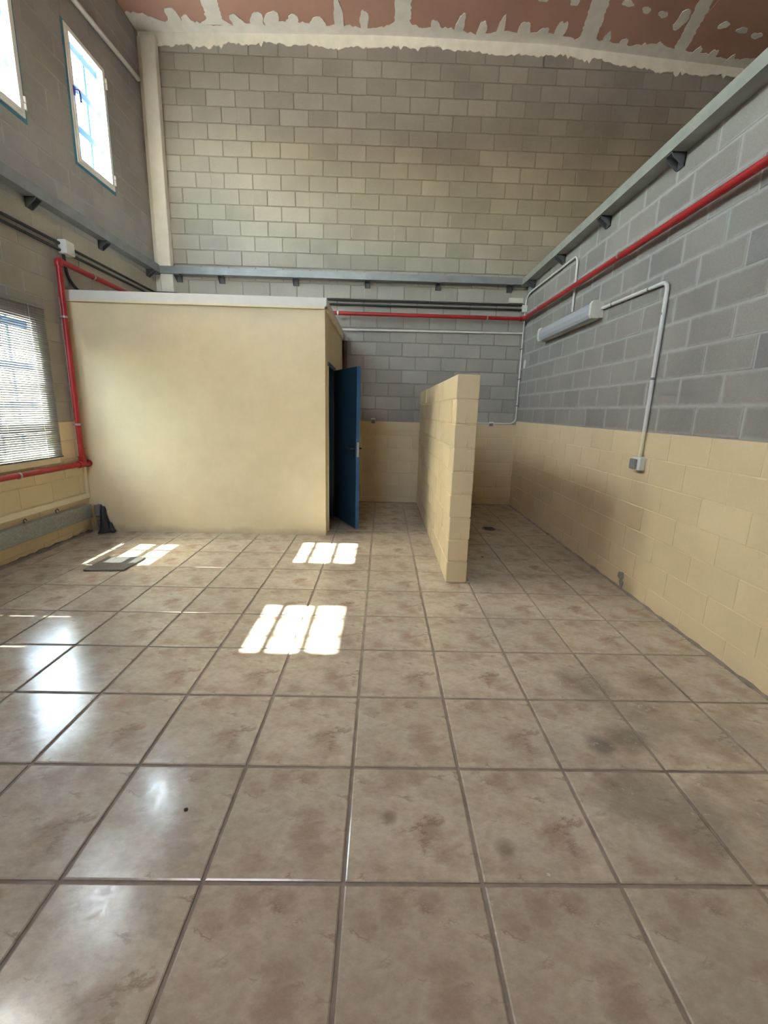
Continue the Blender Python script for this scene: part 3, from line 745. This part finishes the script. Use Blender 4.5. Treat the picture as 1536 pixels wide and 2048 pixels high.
tag(MB().tube([(-1.26, YB-.05, 5.97), (4.965, YB-.05, 6.02)], .035, 8).build('white_conduit', 'conduit_w'), 'straight white conduit across the back wall below the red pipe', 'conduit')
o = tag(MB().tube(rnd_path([(4.93, YB-.115, 6.675), (4.93, YB-.115, 3.1), (4.78, YB-.115, 2.97), (1.97, YB-.115, 2.96)], .1), .022, 8).build('white_conduit', 'conduit_w'), 'thin white conduit dropping down the back right corner then turning left', 'conduit')
for z in (5.5, 4.5, 3.6): mb = MB(); mb.box(4.89, 4.97, YB-.145, YB-.004, z-.02, z+.02); mb.build('clip', 'grey_dark', o)
def sock(label, b, knob=None):
    o = tag(MB().box(*b).build('wall_socket', 'boxp', bevel=.012), label, 'socket'); 
    if knob: mb = MB(); mb.box(*knob); mb.build('cover', 'grey_dark', o, bevel=.008)
    return o
sock('small grey socket on the back wall between blue door and low wall', (-.20, -.05, YB-.12, YB-.01, 2.86, 3.04), (-.19, -.06, YB-.14, YB-.12, 2.87, 2.99))
sock('small grey socket on the back wall right of the low wall', (3.98, 4.16, YB-.12, YB-.01, 2.86, 3.02), (4.0, 4.14, YB-.14, YB-.12, 2.87, 2.97))
o = tag(MB().box(4.36, 4.85, YB-.07, YB+.0, 6.98, 7.14).build('blank_plate', 'lamp_body', bevel=.012), 'small cream emergency light on the back wall above the corner junction box', 'light')
mb = MB(); mb.box(4.40, 4.81, YB-.085, YB-.07, 7.01, 7.11); mb.build('lens', 'lamp_body', o)

xc = XR-.04
o = tag(MB().tube(rnd_path([(xc, YB-.09, 6.905), (xc, YB-.09, 7.10), (xc, 12.5, 7.22), (xc, 9.08, 7.20), (xc, 8.98, 7.05), (xc, 8.98, 5.88)], .14), .026, 8).build('metal_conduit', 'conduit'), 'grey conduit looping over the red pipe down to the light fitting', 'conduit')
o = tag(MB().tube(rnd_path([(xc, 7.42, 5.62), (xc, 5.22, 5.56), (xc, 5.27, 3.05)], .16), .034, 10).build('metal_conduit', 'conduit'), 'grey conduit from the light fitting bending down to the right wall socket', 'conduit')
MB().tube([(xc, 5.27, 3.05), (xc, 5.29, 2.60)], .034, 10).build('painted_end', 'creamtrim', o)
for p, ax in (((xc, 7.0, 5.61), (0, 1, 0)), ((xc, 5.75, 5.575), (0, 1, 0)), ((xc, 5.235, 5.05), (0, 0, 1)), ((xc, 5.25, 3.98), (0, 0, 1))): clamp(p, ax, .03, 'grey_dark', o, (.03, 0, 0))
sk = tag(MB().box(XR-.10, XR-.0, 5.16, 5.42, 2.36, 2.60).build('wall_socket', 'boxp', bevel=.012), 'grey power socket at the foot of the right wall conduit', 'socket')
MB().box(XR-.15, XR-.10, 5.24, 5.42, 2.38, 2.56).build('cover', 'grey_dark', sk, bevel=.015)

lt = empty('fluorescent_light', (XR, 9.1, 5.4), label='long ribbed fluorescent light fitting mounted on the right wall', cat='light')
y0, y1 = 7.42, 10.7; zm = 5.60
MB().prism([(XR-.005, y0, zm-.17), (XR-.10, y0, zm-.17), (XR-.12, y0, zm-.13), (XR-.12, y0, zm+.13), (XR-.10, y0, zm+.17), (XR-.005, y0, zm+.17)], (0, y1-y0, 0)).build('housing', 'lamp_body', lt)
prof = [(XR-.12, zm-.175), (XR-.22, zm-.16), (XR-.26, zm-.10), (XR-.275, zm), (XR-.26, zm+.10), (XR-.22, zm+.16), (XR-.12, zm+.175)]
MB().prism([(a, y0+.10, b) for a, b in prof], (0, y1-y0-.2, 0)).build('diffuser', 'diffuser', lt)
for k in range(-3, 4):
    zz = zm+k*.036; MB().box(XR-.275+abs(k)*.008, XR-.262+abs(k)*.010, y0+.11, y1-.11, zz-.005, zz+.005).build('rib', 'diffuser', lt)
for ya in (y0, y1-.10): MB().prism([(XR-.10, ya, zm-.19), (XR-.25, ya, zm-.18), (XR-.285, ya, zm-.12), (XR-.285, ya, zm+.12), (XR-.25, ya, zm+.18), (XR-.10, ya, zm+.19)], (0, .10, 0)).build('end_piece', 'lamp_body', lt, bevel=.01)
for zz in (.10, -.15):
    for yy in (y0+.5, y0+1.6, y0+2.7): MB().box(XR-.17, XR-.10, yy, yy+.08, zm+zz, zm+zz+.05).build('clip', 'conduit_w', lt)

o = tag(MB().tube([(XL+.08, 3.0, 12.16), (XL+.08, 10.0, 12.62), (XL+.08, YB-.30, 12.80)], .062, 10).build('grey_tube', 'conduit'), 'sloping grey tube high on the left wall above the windows', 'pipe')

# cream trunking on the left wall
tk = tag(MB().box(XL+.004, XL+.064, YF+.05, 8.44, .90, 1.03).build('cable_trunking', 'creamtrim', bevel=.01), 'cream cable trunking along the left wall and up beside the red pipe', 'trunking')
MB().box(XL, XL+.06, 8.36, 8.44, 1.03, 5.84).build('riser', 'creamtrim', tk, bevel=.01)
MB().box(XL, XL+.03, 8.28, 8.34, 1.9, 5.7).build('riser', 'conduit_w', tk)
for z in (2.2, 3.3, 4.3, 5.2): MB().box(XL, XL+.075, 8.34, 8.45, z, z+.03).build('clip', 'creamtrim', tk)
# galvanised channel
gc = tag(MB().box(XL+.01, XL+.20, YF+.05, 8.26, .42, .77).build('galvanised_channel', 'galv', bevel=.012), 'mottled galvanised steel channel low along the left wall', 'channel')
for yy in (6.35, 7.25, 5.1): MB().tube([(XL+.06, yy, .77), (XL+.06, yy, .84), (XL+.10, yy, .87), (XL+.13, yy, .83)], .012, 6).build('hook', 'bracket', gc)

# black hose stub in the broken corner
bh = empty('black_hose_stub', (-6.98, YP-.05, 0), label='black rubber hose stub in the broken wall corner', cat='hose')
mb = MB(); P = [(-7.05, YP+.02, .64), (-7.03, YP-.05, .56), (-7.02, YP-.09, .40), (-7.00, YP-.11, .24), (-6.98, YP-.12, .14), (-6.95, YP-.13, .02)]
mb.tube(P, [.055, .07, .065, .075, .12, .20], 14); mb.build('hose', 'black', bh)
mb = MB(); mb.tube([(-6.86, YP-.06, .24), (-6.84, YP-.10, .20), (-6.80, YP-.13, .06), (-6.74, YP-.14, .02)], [.03, .05, .06, .05], 10); mb.build('fold', 'black', bh)
mb = MB(); mb.tube([(-7.17, YP-.05, .30), (-7.10, YP-.08, .14), (-7.06, YP-.1, .03)], [.04, .05, .06], 8); mb.build('fold', 'bracket', bh)
MB().box(-7.28, -7.13, YP-.02, YP+.1, .40, .70).build('rubble', 'mortar', en, bevel=.02)

# brown downpipe with white collar behind the door
dp = tag(MB().tube([(-1.13, YB-.12, 0), (-1.13, YB-.12, 5.62)], .07, 10).build('downpipe', 'rust'), 'brown downpipe against the back wall beside the corner room', 'pipe')
MB().tube([(-1.13, YB-.12, 5.60), (-1.13, YB-.12, 5.70)], .095, 12).build('collar', 'lamp_body', dp)

# small smears of plaster and mortar left on the walls
def smear(name, plane, c, ru, rv, seed, mat, parent):
    P = blob(c[0], c[1], ru, rv, seed, 14)
    if plane == 'back': pts = [(u, YB-.004, v) for u, v in P][::-1]; d = (0, .05, 0)
    else: pts = [(XR-.004, u, v) for u, v in P]; d = (.05, 0, 0)
    return MB().prism(pts, d).build(name, mat, parent)
smear('plaster_smear', 'right', (12.5, 4.98), .12, .13, 5, 'conduit', wr_)
smear('plaster_smear', 'back', (1.40, 3.60), .04, .12, 6, 'mortar_w', wb_)
smear('plaster_smear', 'right', (5.40, .24), .09, .10, 7, 'mortar', wr_)
smear('plaster_smear', 'right', (5.36, .10), .06, .10, 8, 'mortar', wr_)
smear('plaster_smear', 'back', (-2.63, 10.42), .10, .10, 9, 'compound', wb_)
rs = random.Random(12)
for u, z, dz in ((-4.13, 9.87, .4), (-3.22, 9.87, .42), (-2.32, 9.87, .42), (-1.42, 9.87, .42), (-3.63, 8.08, .3), (-5.45, 10.33, .38), (6.9, 11.9, .2), (6.82, 11.55, .12), (-4.55, 12.15, .38), (1.35, 9.4, .35), (2.26, 9.4, .36), (.45, 8.97, .34), (-.95, 8.97, .34), (2.2, 7.2, .36), (-.5, 7.2, .36), (.4, 7.2, .36)):
    MB().prism([(u-.016+rs.uniform(-.006, .006), YB-.004, z-dz/2), (u+.014, YB-.004, z-dz/2+.02), (u+.018+rs.uniform(-.008, .008), YB-.004, z), (u+.012, YB-.004, z+dz/2), (u-.014, YB-.004, z+dz/2-.02), (u-.010, YB-.004, z)][::-1], (0, .03, 0)).build('mortar_smear', 'mortar_w', wb_)

# floor items
fd = tag(MB().tube([(3.40, 9.50, .001), (3.40, 9.50, .012)], .20, 24).build('floor_drain', 'bracket'), 'small round floor drain right of the low cream wall', 'drain')
for k in range(-2, 3): MB().box(3.40-.14, 3.40+.14, 9.50+k*.055-.009, 9.50+k*.055+.009, .012, .018).build('slot', 'black', fd)
pl = tag(MB().prism([(-5.72, 5.66, .002), (-4.94, 5.70, .002), (-4.90, 6.44, .002), (-5.70, 6.43, .002)], (0, 0, .035)).build('floor_mat', 'plate', bevel=.006), 'small dark speckled mat lying by the left sunlit patch', 'mat')
def bit(name, x, y, r, mat, label, cat, s):
    rr = random.Random(s); import bmesh
    bm = bmesh.new(); bmesh.ops.create_icosphere(bm, subdivisions=1, radius=r*T)
    for v in bm.verts: v.co *= rr.uniform(.7, 1.25); v.co.z = max(v.co.z*.6, -r*T*.4)
    me = bpy.data.meshes.new(name); bm.to_mesh(me); bm.free(); me.materials.append(MT[mat])
    o = bpy.data.objects.new(name, me); COL.objects.link(o); o.location = Vector((x, y, r*.4))*T; tag(o, label, cat)
bit('debris_crumb', -1.36, .55, .018, 'crumb', 'dark crumb on the floor left of centre', 'crumb', 1)
bit('debris_crumb', 2.62, 7.0, .025, 'crumb', 'dark crumb on the shaded floor right of the low wall', 'crumb', 2)
bit('pebble', 1.98, 5.46, .04, 'stone', 'pale pebble at the near corner of the low cream wall', 'pebble', 3)
bit('pebble', 1.50, .06, .014, 'stone', 'tiny white pebble on the near floor right of centre', 'pebble', 4)
